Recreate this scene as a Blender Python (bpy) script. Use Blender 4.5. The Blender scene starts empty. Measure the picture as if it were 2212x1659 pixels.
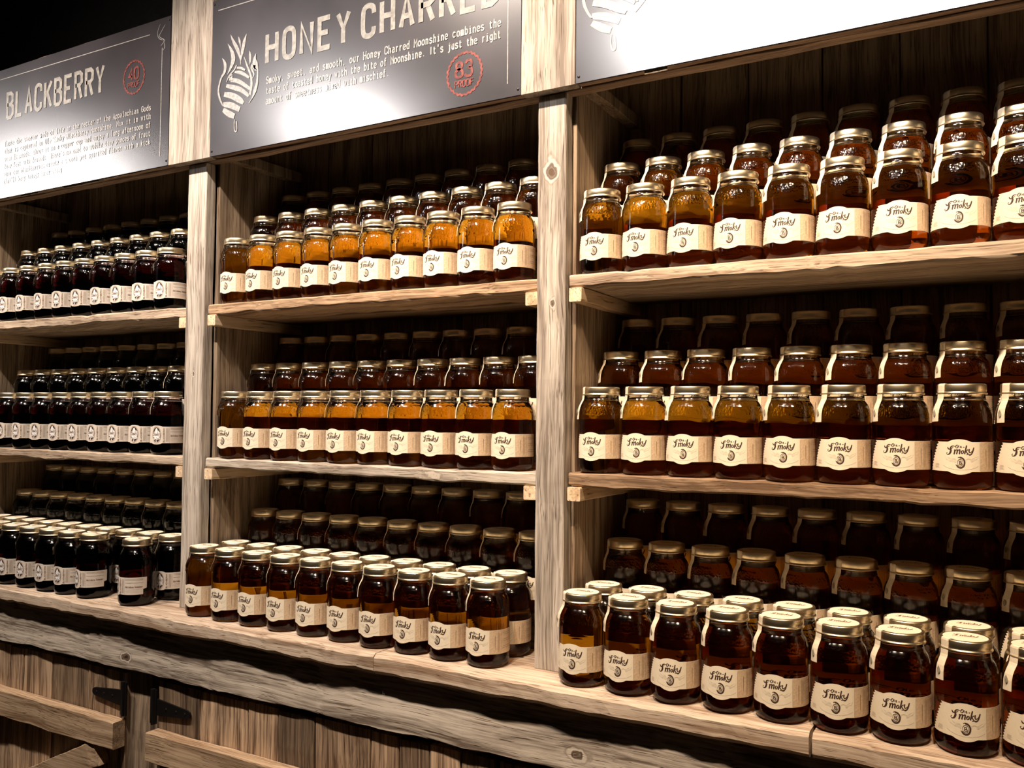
import bpy, math, random
from mathutils import Matrix, Vector
random.seed(7)
PI = math.pi
sc = bpy.context.scene
COL = sc.collection

# ------------------------------------------------------------------ camera
YAW, PIT, ROL = 0.5203, 0.0355, 0.0089
F = Vector((-math.sin(YAW)*math.cos(PIT), math.cos(YAW)*math.cos(PIT), math.sin(PIT)))
R0 = Vector((math.cos(YAW), math.sin(YAW), 0)); U0 = R0.cross(F)
RR = math.cos(ROL)*R0+math.sin(ROL)*U0; UU = -math.sin(ROL)*R0+math.cos(ROL)*U0
cd = bpy.data.cameras.new('camera'); cam = bpy.data.objects.new('camera', cd); COL.objects.link(cam)
m = Matrix((RR, UU, -F)).transposed().to_4x4(); m.translation = Vector((2.0719, -1.5392, 0.499))
cam.matrix_world = m
cd.sensor_fit = 'HORIZONTAL'; cd.sensor_width = 36; cd.lens = 1889.5/2212*36; cd.clip_start = .02
sc.camera = cam

# ------------------------------------------------------------------ world, lamps, exposure
w = bpy.data.worlds.new('world'); sc.world = w; w.use_nodes = True
w.node_tree.nodes['Background'].inputs[0].default_value = (1.0, .72, .48, 1)
w.node_tree.nodes['Background'].inputs[1].default_value = .008
sc.view_settings.view_transform = 'Standard'; sc.view_settings.look = 'None'
sc.view_settings.exposure = 0.0; sc.view_settings.gamma = 1.0; sc.view_settings.use_curve_mapping = False
sc.cycles.max_bounces = 14; sc.cycles.transmission_bounces = 14; sc.cycles.glossy_bounces = 5
sc.cycles.diffuse_bounces = 3; sc.cycles.transparent_max_bounces = 8; sc.cycles.volume_bounces = 0
sc.cycles.caustics_reflective = True; sc.cycles.caustics_refractive = True
sc.cycles.sample_clamp_indirect = 7.0; sc.cycles.blur_glossy = .3

def spot(loc, target, power, col, size=60, blend=.6, rad=.03):
    l = bpy.data.lights.new('track_lamp', 'SPOT'); l.energy = power; l.color = col
    l.spot_size = math.radians(size); l.spot_blend = blend; l.shadow_soft_size = rad
    o = bpy.data.objects.new('track_lamp', l); COL.objects.link(o); o.location = loc
    o.rotation_euler = (Vector(target)-Vector(loc)).to_track_quat('-Z', 'Y').to_euler()
WARM = (1.0, .73, .49); NEUT = (1.0, .84, .71)
KEY, GLARE = 3.3, 7.5
# the shop's ceiling track: a row a step away from the shelves, and a second row further out
for x, p_, c in ((-1.35, 26, NEUT), (-1.20, 26, NEUT), (-.38, 30, NEUT), (-.22, 30, NEUT), (.52, 34, NEUT), (.68, 34, NEUT), (1.32, 42, NEUT), (1.48, 38, WARM), (2.10, 30, WARM), (2.26, 26, WARM)):
    spot((x, -1.02, 2.05), (x, 0, .86), p_*KEY, c, 68, .9)
# a row further out in the shop, washing the signs and mirrored in their gloss
for x, y, z, tx, p_, r_ in ((-5.2, -3.0, 2.40, -.35, 20, .30), (-4.6, -3.0, 2.44, -.1, 16, .30), (-1.90, -3.0, 2.38, .66, 15, .09), (-1.62, -3.0, 2.34, .72, 14, .08),
        (.45, -3.0, 2.56, 1.45, 17, .09), (.95, -3.0, 2.52, 1.70, 20, .10), (1.30, -3.0, 2.60, 1.85, 20, .10), (1.75, -3.0, 2.52, 1.95, 20, .10), (2.15, -3.0, 2.60, 2.1, 16, .10)):
    spot((x, y, z), (tx, 0, 1.36 if x < 0 else 1.32), p_*GLARE, (1.0, .94, .91), 15 if x < 0 else 18, .9, r_)

# ------------------------------------------------------------------ helpers
def tag(o, label=None, cat=None, group=None, kind=None):
    if label: o['label'] = label
    if cat: o['category'] = cat
    if group: o['group'] = group
    if kind: o['kind'] = kind
    return o
def empty(name, loc=(0, 0, 0), rz=0, **k):
    o = bpy.data.objects.new(name, None); COL.objects.link(o); o.location = loc; o.rotation_euler = (0, 0, rz)
    o.empty_display_size = .02
    return tag(o, **k)

class MB:
    def __init__(s): s.v = []; s.f = []; s.t = []; s.m = []
    def add(s, vs, fs, tone=0.0, mi=0):
        b = len(s.v); s.v += [tuple(p) for p in vs]; s.f += [tuple(i+b for i in f) for f in fs]
        s.t += [tone]*len(vs); s.m += [mi]*len(fs)
    def board(s, x0, x1, y0, y1, z0, z1, axis='x', ch=.0015, jit=.0006, seg=.03, tone=None, flat=True):
        lo = [x0, y0, z0]; hi = [x1, y1, z1]; a = 'xyz'.index(axis); b, c = [(1, 2), (2, 0), (0, 1)][a]
        n = max(1, int((hi[a]-lo[a])/seg)); vs = []; fs = []
        ch = min(ch, (hi[b]-lo[b])*.4, (hi[c]-lo[c])*.4)
        B0, B1, C0, C1 = lo[b], hi[b], lo[c], hi[c]
        prof = [(B0+ch, C0), (B1-ch, C0), (B1, C0+ch), (B1, C1-ch), (B1-ch, C1), (B0+ch, C1), (B0, C1-ch), (B0, C0+ch)]
        w4 = [0.0]*4
        for i in range(n+1):
            w4 = [q*.6+random.gauss(0, jit) for q in w4]
            for k, (pb, pc) in enumerate(prof):
                e = random.gauss(0, jit*.35); p = [0, 0, 0]; p[a] = lo[a]+(hi[a]-lo[a])*i/n
                sb = -1 if k in (0, 5, 6, 7) else 1; scn = -1 if k in (0, 1, 2, 7) else 1
                wi = w4[(0 if scn < 0 else 1)]; wb = w4[2 if sb < 0 else 3]
                p[b] = pb+wb+e; p[c] = pc+wi+e
                if flat and axis == 'x': p[2] = min(p[2], z1) if p[2] > (z0+z1)/2 else p[2]
                vs.append(p)
        for i in range(n):
            for k in range(8):
                q = i*8+k; r = i*8+(k+1) % 8; fs.append((q, r, r+8, q+8))
        fs.append(tuple(range(7, -1, -1))); fs.append(tuple(n*8+k for k in range(8)))
        s.add(vs, fs, random.random() if tone is None else tone)
    def lathe(s, prof, seg=48, closed=False, rfun=None):
        vs = []; fs = []; rings = []
        for (r, z) in prof:
            if r < 1e-6: rings.append([len(vs)]); vs.append((0, 0, z))
            else:
                ring = []
                for k in range(seg):
                    t = 2*PI*k/seg; q = r*(rfun(k, z) if rfun else 1)
                    ring.append(len(vs)); vs.append((q*math.sin(t), -q*math.cos(t), z))
                rings.append(ring)
        for A, B in zip(rings, rings[1:]):
            if len(A) == 1 and len(B) == 1: continue
            for k in range(seg):
                l = (k+1) % seg
                if len(A) == 1: fs.append((A[0], B[l], B[k]))
                elif len(B) == 1: fs.append((A[k], A[l], B[0]))
                else: fs.append((A[k], A[l], B[l], B[k]))
        s.add(vs, fs)
    def build(s, name, mat, parent=None, smooth=False, link=True):
        me = bpy.data.meshes.new(name); me.from_pydata(s.v, [], s.f)
        at = me.attributes.new('tone', 'FLOAT', 'POINT'); at.data.foreach_set('value', s.t)
        for mm in (mat if isinstance(mat, (list, tuple)) else [mat]): me.materials.append(mm)
        me.polygons.foreach_set('material_index', s.m)
        if smooth: me.polygons.foreach_set('use_smooth', [True]*len(me.polygons))
        me.update(); o = bpy.data.objects.new(name, me)
        COL.objects.link(o)
        if parent: o.parent = parent
        return o

# ------------------------------------------------------------------ materials
def newmat(name):
    mt = bpy.data.materials.new(name); mt.use_nodes = True; nt = mt.node_tree
    return mt, nt, nt.nodes['Principled BSDF']
def lk(nt, a, b): nt.links.new(a, b)
def nd(nt, t, **k):
    n = nt.nodes.new(t)
    for q, v in k.items(): setattr(n, q, v)
    return n
def ramp(nt, fac, stops):
    r = nd(nt, 'ShaderNodeValToRGB'); e = r.color_ramp.elements
    while len(e) < len(stops): e.new(.5)
    for i, (p, c) in enumerate(stops): e[i].position = p; e[i].color = (*c, 1)
    lk(nt, fac, r.inputs[0]); return r.outputs[0]
def math_(nt, op, a, b=None, c=None):
    n = nd(nt, 'ShaderNodeMath', operation=op)
    for i, v in enumerate((a, b, c)):
        if v is None: continue
        if isinstance(v, (int, float)): n.inputs[i].default_value = v
        else: lk(nt, v, n.inputs[i])
    return n.outputs[0]

def wood(name, axis, dark, light, var=.35, knots=(), rough=.8, bump=.35, fine=1.0):
    mt, nt, bs = newmat(name)
    tc = nd(nt, 'ShaderNodeTexCoord'); at = nd(nt, 'ShaderNodeAttribute', attribute_name='tone')
    off = nd(nt, 'ShaderNodeVectorMath', operation='SCALE'); off.inputs[0].default_value = (3.1, 5.7, 4.3)
    lk(nt, at.outputs['Fac'], off.inputs['Scale'])
    add = nd(nt, 'ShaderNodeVectorMath', operation='ADD'); lk(nt, tc.outputs['Object'], add.inputs[0]); lk(nt, off.outputs[0], add.inputs[1])
    base = add.outputs[0]
    # gentle wander of the grain
    nw = nd(nt, 'ShaderNodeTexNoise'); nw.inputs['Scale'].default_value = 4.0; nw.inputs['Detail'].default_value = 1
    lk(nt, base, nw.inputs['Vector'])
    ws = nd(nt, 'ShaderNodeVectorMath', operation='SCALE'); ws.inputs['Scale'].default_value = .02
    lk(nt, nw.outputs['Color'], ws.inputs[0])
    b2 = nd(nt, 'ShaderNodeVectorMath', operation='ADD'); lk(nt, base, b2.inputs[0]); lk(nt, ws.outputs[0], b2.inputs[1]); base = b2.outputs[0]
    def stretched(along, across, detail=4, rgh=.6):
        mp = nd(nt, 'ShaderNodeMapping'); s = [across]*3; s['xyz'.index(axis)] = along
        mp.inputs['Scale'].default_value = s; lk(nt, base, mp.inputs['Vector'])
        n = nd(nt, 'ShaderNodeTexNoise'); n.inputs['Scale'].default_value = 1; n.inputs['Detail'].default_value = detail
        n.inputs['Roughness'].default_value = rgh; lk(nt, mp.outputs[0], n.inputs['Vector']); return n.outputs['Fac']
    g1 = stretched(5, 260*fine, 3); g2 = stretched(2.2, 46*fine, 4); g3 = stretched(3, 9, 3); g4 = stretched(9, 420*fine, 2, .5)
    f = math_(nt, 'MULTIPLY_ADD', g1, .45, math_(nt, 'MULTIPLY', g2, .55))
    col = ramp(nt, f, [(.40, dark), (.5, tuple(.45*a+.55*b for a, b in zip(dark, light))), (.60, light)])
    # big soft patches and board-to-board variation
    mixp = nd(nt, 'ShaderNodeMix', data_type='RGBA', blend_type='MULTIPLY'); mixp.inputs['Factor'].default_value = 1
    pv = math_(nt, 'MULTIPLY_ADD', at.outputs['Fac'], var, 1-var*.6)
    pv = math_(nt, 'MULTIPLY', pv, math_(nt, 'MULTIPLY_ADD', g3, .55, .72))
    cmb = nd(nt, 'ShaderNodeCombineColor'); [lk(nt, pv, cmb.inputs[i]) for i in range(3)]
    lk(nt, col, mixp.inputs['A']); lk(nt, cmb.outputs[0], mixp.inputs['B']); col = mixp.outputs['Result']
    # weather checks: thin dark splits
    cr = ramp(nt, g4, [(.32, (.25, .19, .15)), (.40, (1, 1, 1))])
    mc = nd(nt, 'ShaderNodeMix', data_type='RGBA', blend_type='MULTIPLY'); mc.inputs['Factor'].default_value = .75
    lk(nt, col, mc.inputs['A']); lk(nt, cr, mc.inputs['B']); col = mc.outputs['Result']
    h = f
    for (kx, ky, kz, kr) in knots:
        sub = nd(nt, 'ShaderNodeVectorMath', operation='SUBTRACT'); lk(nt, tc.outputs['Object'], sub.inputs[0]); sub.inputs[1].default_value = (kx, ky, kz)
        sc_ = nd(nt, 'ShaderNodeVectorMath', operation='MULTIPLY'); lk(nt, sub.outputs[0], sc_.inputs[0])
        s = [1.0]*3; s['xyz'.index(axis)] = .6; sc_.inputs[1].default_value = s
        ln = nd(nt, 'ShaderNodeVectorMath', operation='LENGTH'); lk(nt, sc_.outputs[0], ln.inputs[0])
        n9 = nd(nt, 'ShaderNodeTexNoise'); n9.inputs['Scale'].default_value = .55/kr; n9.inputs['Detail'].default_value = 3; lk(nt, tc.outputs['Object'], n9.inputs['Vector'])
        wob = math_(nt, 'MULTIPLY_ADD', n9.outputs['Fac'], kr*1.7, math_(nt, 'SUBTRACT', ln.outputs['Value'], kr*.85))
        rg = math_(nt, 'SINE', math_(nt, 'MULTIPLY', wob, 2*PI*2.1/kr))
        rcol = ramp(nt, math_(nt, 'MULTIPLY_ADD', rg, .5, .5), [(.1, dark), (.6, tuple(c*.9 for c in light))])
        core = ramp(nt, math_(nt, 'DIVIDE', wob, kr), [(.15, (.22, .16, .12)), (.5, (1, 1, 1))])
        mk = nd(nt, 'ShaderNodeMix', data_type='RGBA', blend_type='MULTIPLY'); mk.inputs['Factor'].default_value = 1
        lk(nt, rcol, mk.inputs['A']); lk(nt, core, mk.inputs['B'])
        fac = ramp(nt, math_(nt, 'DIVIDE', wob, kr), [(.55, (1, 1, 1)), (1.25, (0, 0, 0))])
        mm = nd(nt, 'ShaderNodeMix', data_type='RGBA'); lk(nt, fac, mm.inputs['Factor']); lk(nt, col, mm.inputs['A']); lk(nt, mk.outputs['Result'], mm.inputs['B'])
        col = mm.outputs['Result']
    lk(nt, col, bs.inputs['Base Color']); bs.inputs['Roughness'].default_value = rough
    bs.inputs['Specular IOR Level'].default_value = .25
    bp = nd(nt, 'ShaderNodeBump'); bp.inputs['Strength'].default_value = bump; bp.inputs['Distance'].default_value = .002
    hh = math_(nt, 'ADD', h, math_(nt, 'MULTIPLY', cr, .35)); lk(nt, hh, bp.inputs['Height']); lk(nt, bp.outputs[0], bs.inputs['Normal'])
    return mt

LT = (.47, .38, .29); DK = (.17, .12, .085)
W_POST = wood('weathered post wood', 'z', (.22, .18, .145), (.58, .515, .44), .2, knots=[(1.274, 0, .990, .022), (1.281, 0, .719, .010), (.247, 0, .60, .008)])
W_PIL = wood('weathered pilaster wood', 'z', (.19, .155, .125), (.43, .375, .32), .2)
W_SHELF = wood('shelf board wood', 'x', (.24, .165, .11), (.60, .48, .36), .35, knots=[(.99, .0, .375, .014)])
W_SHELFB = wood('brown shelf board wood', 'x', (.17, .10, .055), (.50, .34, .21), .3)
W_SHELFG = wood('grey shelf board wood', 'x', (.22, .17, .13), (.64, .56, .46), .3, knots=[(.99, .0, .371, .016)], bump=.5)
W_COUNT = wood('counter board wood', 'x', (.30, .20, .13), (.66, .54, .42), .15)
W_FASC = wood('fascia board wood', 'x', (.16, .12, .09), (.66, .58, .48), .1, knots=[(.088, -.06, -.130, .016), (1.37, -.06, -.124, .018)], bump=.6, fine=.7)
W_PANEL = wood('side panel wood', 'z', (.15, .10, .065), (.42, .32, .22), .3)
W_BACK = wood('back plank wood', 'z', (.16, .11, .075), (.42, .31, .21), .55)
W_HEAD = wood('header board wood', 'x', (.16, .10, .07), (.38, .27, .19), .2)
W_DOOR = wood('door plank wood', 'z', (.11, .065, .038), (.48, .34, .22), 1.1, bump=.6)
W_RAIL = wood('door rail wood', 'x', (.26, .16, .09), (.62, .45, .29), .2)
W_CLEAT = wood('fresh cleat wood', 'y', (.50, .34, .20), (.80, .62, .42), .1, fine=.5)
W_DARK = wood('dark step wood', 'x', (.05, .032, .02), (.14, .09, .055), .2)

def plain(name, col, rough=.6, metal=0, spec=.5, noise=0.0, nscale=40, coat=0):
    mt, nt, bs = newmat(name)
    bs.inputs['Roughness'].default_value = rough; bs.inputs['Metallic'].default_value = metal
    bs.inputs['Specular IOR Level'].default_value = spec; bs.inputs['Coat Weight'].default_value = coat
    tc = nd(nt, 'ShaderNodeTexCoord'); n = nd(nt, 'ShaderNodeTexNoise'); n.inputs['Scale'].default_value = nscale
    n.inputs['Detail'].default_value = 5; lk(nt, tc.outputs['Object'], n.inputs['Vector'])
    lo = tuple(c*(1-noise) for c in col); hi = tuple(min(1, c*(1+noise)) for c in col)
    lk(nt, ramp(nt, n.outputs['Fac'], [(.35, lo), (.65, hi)]), bs.inputs['Base Color'])
    return mt
M_GOLD = plain('gold lid metal', (.90, .76, .52), .34, 1, noise=.05)
M_PAPER = plain('cream label paper', (.82, .72, .55), .75, noise=.03, nscale=120)
M_PAPERB = plain('grey cream label paper', (.70, .62, .53), .75, noise=.03, nscale=120)
M_TAN = plain('tan label print', (.62, .46, .30), .75, noise=.12, nscale=300)
M_TANL = plain('pale tan label print', (.68, .60, .46), .75, noise=.05, nscale=300)
M_INK = plain('dark brown ink', (.055, .028, .018), .6, noise=.1)
M_INKM = plain('brown ink', (.22, .13, .08), .6, noise=.1)
M_WHITE = plain('white label print', (.85, .84, .82), .7, noise=.02)
M_GREY = plain('grey leaf print', (.32, .29, .22), .7, noise=.2, nscale=400)
M_SIGN = plain('dark printed sign face', (.022, .018, .021), .225, spec=1.0, noise=.35, nscale=6)
M_LET = plain('distressed grey lettering', (.23, .22, .20), .25, noise=.25, nscale=90)
M_TXT = plain('pale sign lettering', (.30, .29, .28), .25, noise=.25, nscale=150)
M_RED = plain('red stamp print', (.15, .035, .028), .25, noise=.4, nscale=120)
M_IRON = plain('black iron', (.012, .010, .010), .5, .6)
M_BOLT = plain('dark screw head', (.04, .03, .03), .4, .8)
M_WALL = plain('dark wall', (.030, .022, .018), .9, noise=.2)
M_CEIL = plain('black ceiling', (.008, .007, .007), .9)
M_FLOOR = wood('dark floor planks', 'x', (.04, .03, .02), (.10, .07, .045), .3)

def liquid(name, absorb, dens):
    mt, nt, bs = newmat(name); nt.nodes.remove(bs); out = nt.nodes['Material Output']
    g = nd(nt, 'ShaderNodeBsdfRefraction'); g.inputs['Roughness'].default_value = 0.0; g.inputs['IOR'].default_value = 1.42
    gl = nd(nt, 'ShaderNodeBsdfGlossy'); gl.inputs['Roughness'].default_value = .11
    fr = nd(nt, 'ShaderNodeFresnel'); fr.inputs['IOR'].default_value = 1.48; mx = nd(nt, 'ShaderNodeMixShader')
    lk(nt, fr.outputs[0], mx.inputs[0]); lk(nt, g.outputs[0], mx.inputs[1]); lk(nt, gl.outputs[0], mx.inputs[2])
    tc = nd(nt, 'ShaderNodeTexCoord'); sp = nd(nt, 'ShaderNodeSeparateXYZ'); lk(nt, tc.outputs['Object'], sp.inputs[0])
    # embossed ring of lettering on the shoulder and faint ripples in the moulded glass
    mp = nd(nt, 'ShaderNodeMapping'); mp.inputs['Scale'].default_value = (260, 260, 200); lk(nt, tc.outputs['Object'], mp.inputs[0])
    n1 = nd(nt, 'ShaderNodeTexVoronoi'); n1.inputs['Scale'].default_value = 1; lk(nt, mp.outputs[0], n1.inputs['Vector'])
    zf = ramp(nt, math_(nt, 'MULTIPLY', sp.outputs['Z'], 5), [(.565, (0, 0, 0)), (.58, (1, 1, 1)), (.655, (1, 1, 1)), (.67, (0, 0, 0))])
    n2 = nd(nt, 'ShaderNodeTexNoise'); n2.inputs['Scale'].default_value = 45; n2.inputs['Detail'].default_value = 0
    lk(nt, tc.outputs['Object'], n2.inputs['Vector'])
    hgt = math_(nt, 'ADD', math_(nt, 'MULTIPLY', math_(nt, 'MULTIPLY', n1.outputs['Distance'], zf), .8), math_(nt, 'MULTIPLY', n2.outputs['Fac'], .5))
    bp = nd(nt, 'ShaderNodeBump'); bp.inputs['Strength'].default_value = .55; bp.inputs['Distance'].default_value = .0012
    lk(nt, hgt, bp.inputs['Height']); [lk(nt, bp.outputs[0], q.inputs['Normal']) for q in (g, gl, fr)]
    va = nd(nt, 'ShaderNodeVolumeAbsorption'); va.inputs['Color'].default_value = (*absorb, 1); va.inputs['Density'].default_value = dens
    lk(nt, mx.outputs[0], out.inputs['Surface']); lk(nt, va.outputs[0], out.inputs['Volume'])
    return mt
M_AMBER = liquid('amber moonshine in glass', (.935, .775, .13), 60)
M_BERRY = liquid('dark berry moonshine in glass', (.55, .14, .10), 95)

# ------------------------------------------------------------------ room shell
def struct(name, mb, mat): return tag(mb.build(name, mat), kind='structure')
b = MB(); b.board(-4, 5, .34, .44, -.92, 2.7, 'x', seg=3, jit=0, tone=.5); struct('wall_back', b, M_WALL)
b = MB(); b.board(-4, 5, -4, .44, -1.0, -.92, 'x', seg=3, jit=0, tone=.5); struct('floor', b, M_FLOOR)
b = MB(); b.board(-4, 5, -4, .44, 2.7, 2.8, 'x', seg=3, jit=0, tone=.5); struct('ceiling', b, M_CEIL)

# ------------------------------------------------------------------ shelving
BAYS = {'1': (-.79, .212), '2': (.2905, 1.2455), '3': (1.3145, 2.27)}
POSTS = [(-.86, -.79), (.212, .281), (1.2455, 1.3084), (2.27, 2.335)]
SZ = {'1': (.7729, .3858), '2': (.7746, .3841), '3': (.7771, .3871)}
YS = .0086; BACK = .315; TH = .026
unit = empty('shelving_unit', (.75, .15, 0), label='weathered barn-wood shelving unit of three bays holding all the jars above the counter', cat='shelving')
def part(name, mb, mat, par=unit, **k):
    o = mb.build(name, mat, None, **k); o.parent = par; o.matrix_parent_inverse = Matrix.Translation(-par.location) if par.parent is None else Matrix()
    return o
for (a, b_) in POSTS:
    b = MB(); b.board(a, b_, 0, .031, .0007, 1.14, 'z', ch=.002, jit=.0004, seg=.04, tone=.5); part('post', b, W_POST)
for (a, b_) in ((-.93, -.768), (.166, .3200), (1.2205, 1.3400), (2.2725, 2.39)):
    b = MB(); b.board(a, b_, -.0265, -.003, 1.142, 1.58, 'z', ch=.0015, jit=.0004, seg=.05, tone=.5); part('pilaster', b, W_PIL)
# header boards behind the signs, their lower edge ragged
for (a, b_) in ((-.765, .164), (.3225, 1.2185), (1.3425, 2.27)):
    b = MB(); b.board(a, b_, -.0195, -.0005, 1.1445, 1.545, 'x', ch=.001, jit=.0006, seg=.05, tone=.5)
    part('header_board', b, W_HEAD)
b = MB(); b.board(-.86, 2.335, 0, .031, 1.1415, 1.545, 'x', ch=.0015, jit=.0007, seg=.06, tone=.4); part('header_beam', b, W_HEAD)
b = MB()
for (x0, x1, dz) in ((-.50, -.415, .004), (-.29, -.13, .005), (-.11, .02, .003), (1.48, 1.525, .007)):
    b.board(x0, x1, -.0190, -.0165, 1.1445-dz, 1.146, 'x', ch=.0004, jit=.0005, seg=.008, tone=.9)
part('edge_splinter', b, W_CLEAT)
for bn, (L, Rr) in BAYS.items():
    # side panels: two vertical planks each, thin strips seen edge-on beside the posts
    for side, x in ((0, L), (1, Rr)):
        b = MB()
        x0, x1 = (x-.011, x) if side == 0 else (x, x+.011)
        b.board(x0, x1, .036, .158, .0005, 1.40, 'z', ch=.001, jit=.0005, seg=.06)
        b.board(x0, x1, .160, BACK, .0005, 1.40, 'z', ch=.001, jit=.0005, seg=.06)
        part('side_panel', b, W_PANEL)
    b = MB(); x = L-.03
    while x < Rr+.02:
        wd = random.uniform(.142, .158); b.board(x, min(x+wd-.003, Rr+.03), BACK+.001, BACK+.02, .001, 1.52, 'z', ch=.0012, jit=.0006, seg=.08); x += wd
    b.board(L-.03, Rr+.03, BACK+.0205, BACK+.024, .001, 1.52, 'x', tone=.1, seg=.5)
    part('back_panel', b, W_BACK)
    b = MB(); b.board(L, Rr, .032, BACK, 1.40, 1.42, 'x', seg=.2); part('bay_top', b, W_DARK)
    for side, x in ((0, L), (1, Rr)):
        b = MB(); x0, x1 = (x, x+.028) if side == 0 else (x-.028, x)
        b.board(x0, x1, .034, BACK, 1.155, 1.182, 'y', seg=.05, tone=.5); part('cleat', b, W_PANEL)
    for z in SZ[bn]:
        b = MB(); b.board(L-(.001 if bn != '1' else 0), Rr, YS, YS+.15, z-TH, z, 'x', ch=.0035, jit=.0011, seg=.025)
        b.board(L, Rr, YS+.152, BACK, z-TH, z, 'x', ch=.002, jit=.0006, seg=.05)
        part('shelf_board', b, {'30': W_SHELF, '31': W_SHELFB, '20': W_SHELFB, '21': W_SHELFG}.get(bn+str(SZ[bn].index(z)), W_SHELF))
        for side, x in ((0, L), (1, Rr)):
            b = MB(); x0, x1 = (x, x+.0275) if side == 0 else (x-.029, x-.0015)
            b.board(x0, x1, YS-.004, BACK, z-TH-.0285, z-TH-.001, 'y', ch=.0015, jit=.0004, seg=.05, tone=.5); part('cleat', b, W_CLEAT)
    # stepped risers that lift the back rows
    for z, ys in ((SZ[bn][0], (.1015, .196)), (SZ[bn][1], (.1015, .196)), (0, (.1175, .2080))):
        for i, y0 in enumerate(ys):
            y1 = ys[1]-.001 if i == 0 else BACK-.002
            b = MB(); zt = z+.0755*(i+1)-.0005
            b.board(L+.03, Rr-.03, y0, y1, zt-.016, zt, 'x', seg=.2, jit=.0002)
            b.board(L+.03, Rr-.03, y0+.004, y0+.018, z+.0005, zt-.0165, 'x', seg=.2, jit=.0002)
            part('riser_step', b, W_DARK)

# ------------------------------------------------------------------ counter
ctr = empty('countertop', (.7, 0, 0), label='long weathered wooden countertop board with a rounded front edge under the shelves', cat='countertop')
for (x0, x1) in ((-1.2, .9125), (.9145, 1.786), (1.791, 2.9)):
    b = MB(); b.board(x0, x1, -.0868, .06, -.0413, 0, 'x', ch=.008, jit=.0011, seg=.025, tone=random.uniform(.3, .7)); part('counter_board', b, W_COUNT, ctr)
b = MB(); b.board(-1.2, 2.9, .062, .335, -.0413, 0, 'x', ch=.001, jit=.0002, seg=.3, tone=.5); part('counter_board', b, W_COUNT, ctr)
# ------------------------------------------------------------------ base cabinet
cab = empty('base_cabinet', (.7, .02, -.92), label='plank-fronted base cabinet with iron-hinged doors below the countertop', cat='cabinet')
FY = -.060
b = MB(); b.board(-1.2, 2.9, FY, FY+.014, -.161, -.0470, 'x', ch=.002, jit=.0012, seg=.03, tone=.5); part('fascia_board', b, W_FASC, cab)
b = MB(); b.board(.050, .150, -.030, .0, -.9, -.06, 'z', ch=.002, jit=.0008, seg=.05, tone=.6); part('stile', b, W_PANEL, cab)
b = MB(); b.board(.151, .200, -.018, .0, -.9, -.06, 'z', ch=.002, jit=.0008, seg=.05, tone=.2); part('stile', b, W_PANEL, cab)
b = MB(); b.board(-1.2, 2.9, .022, .03, -.915, -.06, 'x', ch=.001, jit=0, seg=1, tone=.5); part('inner_frame', b, W_DARK, cab)
def door(name, xs, tops, rail, brace):
    e = MB()
    for (a, c), t in zip(zip(xs, xs[1:]), tops):
        e.board(a+.0015, c-.0015, -.045+random.uniform(-.001, .002), -.026, -.86, -.1770+t, 'z', ch=.0015, jit=.0007, seg=.04)
    d = part(name, e, W_DOOR, cab)
    def sub(n, mb, mt):
        o = mb.build(n, mt, d); return o
    b = MB(); b.board(rail[0], rail[1], -.083, -.0465, -.364, -.2935, 'x', ch=.002, jit=.0008, seg=.03, tone=.5); sub('rail', b, W_RAIL)
    b = MB(); b.board(rail[0], rail[1], -.083, -.0465, -.82, -.755, 'x', ch=.002, jit=.0008, seg=.03, tone=.5); sub('rail', b, W_RAIL)
    (xa, za), (xb, zb) = brace
    L_ = math.hypot(xb-xa, zb-za); ang = math.atan2(zb-za, xb-xa); b = MB()
    b.board(0, L_, -.078, -.0465, -.032, .032, 'x', ch=.002, jit=.0008, seg=.03, tone=.7)
    b.v = [(xa+x*math.cos(ang)-z*math.sin(ang), y, za+x*math.sin(ang)+z*math.cos(ang)) for x, y, z in b.v]
    sub('brace', b, W_RAIL)
    return d
dl = door('door', [-.86, -.70, -.56, -.441, -.375, -.243, -.086, .073], [0, .0, .002, -.002, .0, .001, -.001], (-.855, .075), ((-.78, -.745), (.0, -.385)))
dr = door('door', [.198, .35, .513, .609, .718, .875, .951, 1.029, 1.105, 1.183], [0, -.003, .001, -.002, .002, .0, -.002, .001, 0], (.203, 1.178), ((.25, -.745), (1.1, -.385)))
d3 = door('door', [1.195, 1.33, 1.45, 1.60, 1.72, 1.86, 2.0, 2.1, 2.2], [0, -.003, .001, -.002, .002, .0, .001, 0], (1.20, 2.19), ((1.25, -.745), (2.12, -.385)))
def hinge(par, xh, s, zc, xt):
    b = MB(); y0, y1 = -.0515, -.0472
    # butt plate on the stile
    b.board(xh-.011, xh+.011, y0-.002, y1-.001, zc-.042, zc+.042, 'z', ch=.0006, jit=0, seg=1)
    pts = [(xh, .021), (xh+s*.03, .019), (xt-s*.01, .010), (xt-s*.002, .006), (xt, 0), (xt-s*.002, -.006), (xt-s*.01, -.010), (xh+s*.03, -.019), (xh, -.021)]
    n = len(pts); vs = [(x, y0, zc+z) for x, z in pts]+[(x, y1, zc+z) for x, z in pts]
    fs = [tuple(range(n))[::s], tuple(range(n, 2*n))[::-s]]+[(i, (i+1) % n, (i+1) % n+n, i+n)[::-s] for i in range(n)]
    b.add(vs, fs)
    for t in (.35, .62, .86):
        x = xh+(xt-xh)*t; m2 = MB(); m2.lathe([(0, .002), (.003, .0012), (.0035, 0)], 10)
        b.add([(x+px, y0-pz, zc+py) for px, py, pz in m2.v], m2.f)
    # knuckle
    m2 = MB(); m2.lathe([(0, -.044), (.0055, -.044), (.0055, .044), (0, .044)], 12)
    b.add([(xh+px, y0-.001+py, zc+pz) for px, py, pz in m2.v], m2.f)
    b.build('hinge', M_IRON, par)
hinge(dl, .073, -1, -.241, -.056); hinge(dr, .189, 1, -.241, .323)

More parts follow.
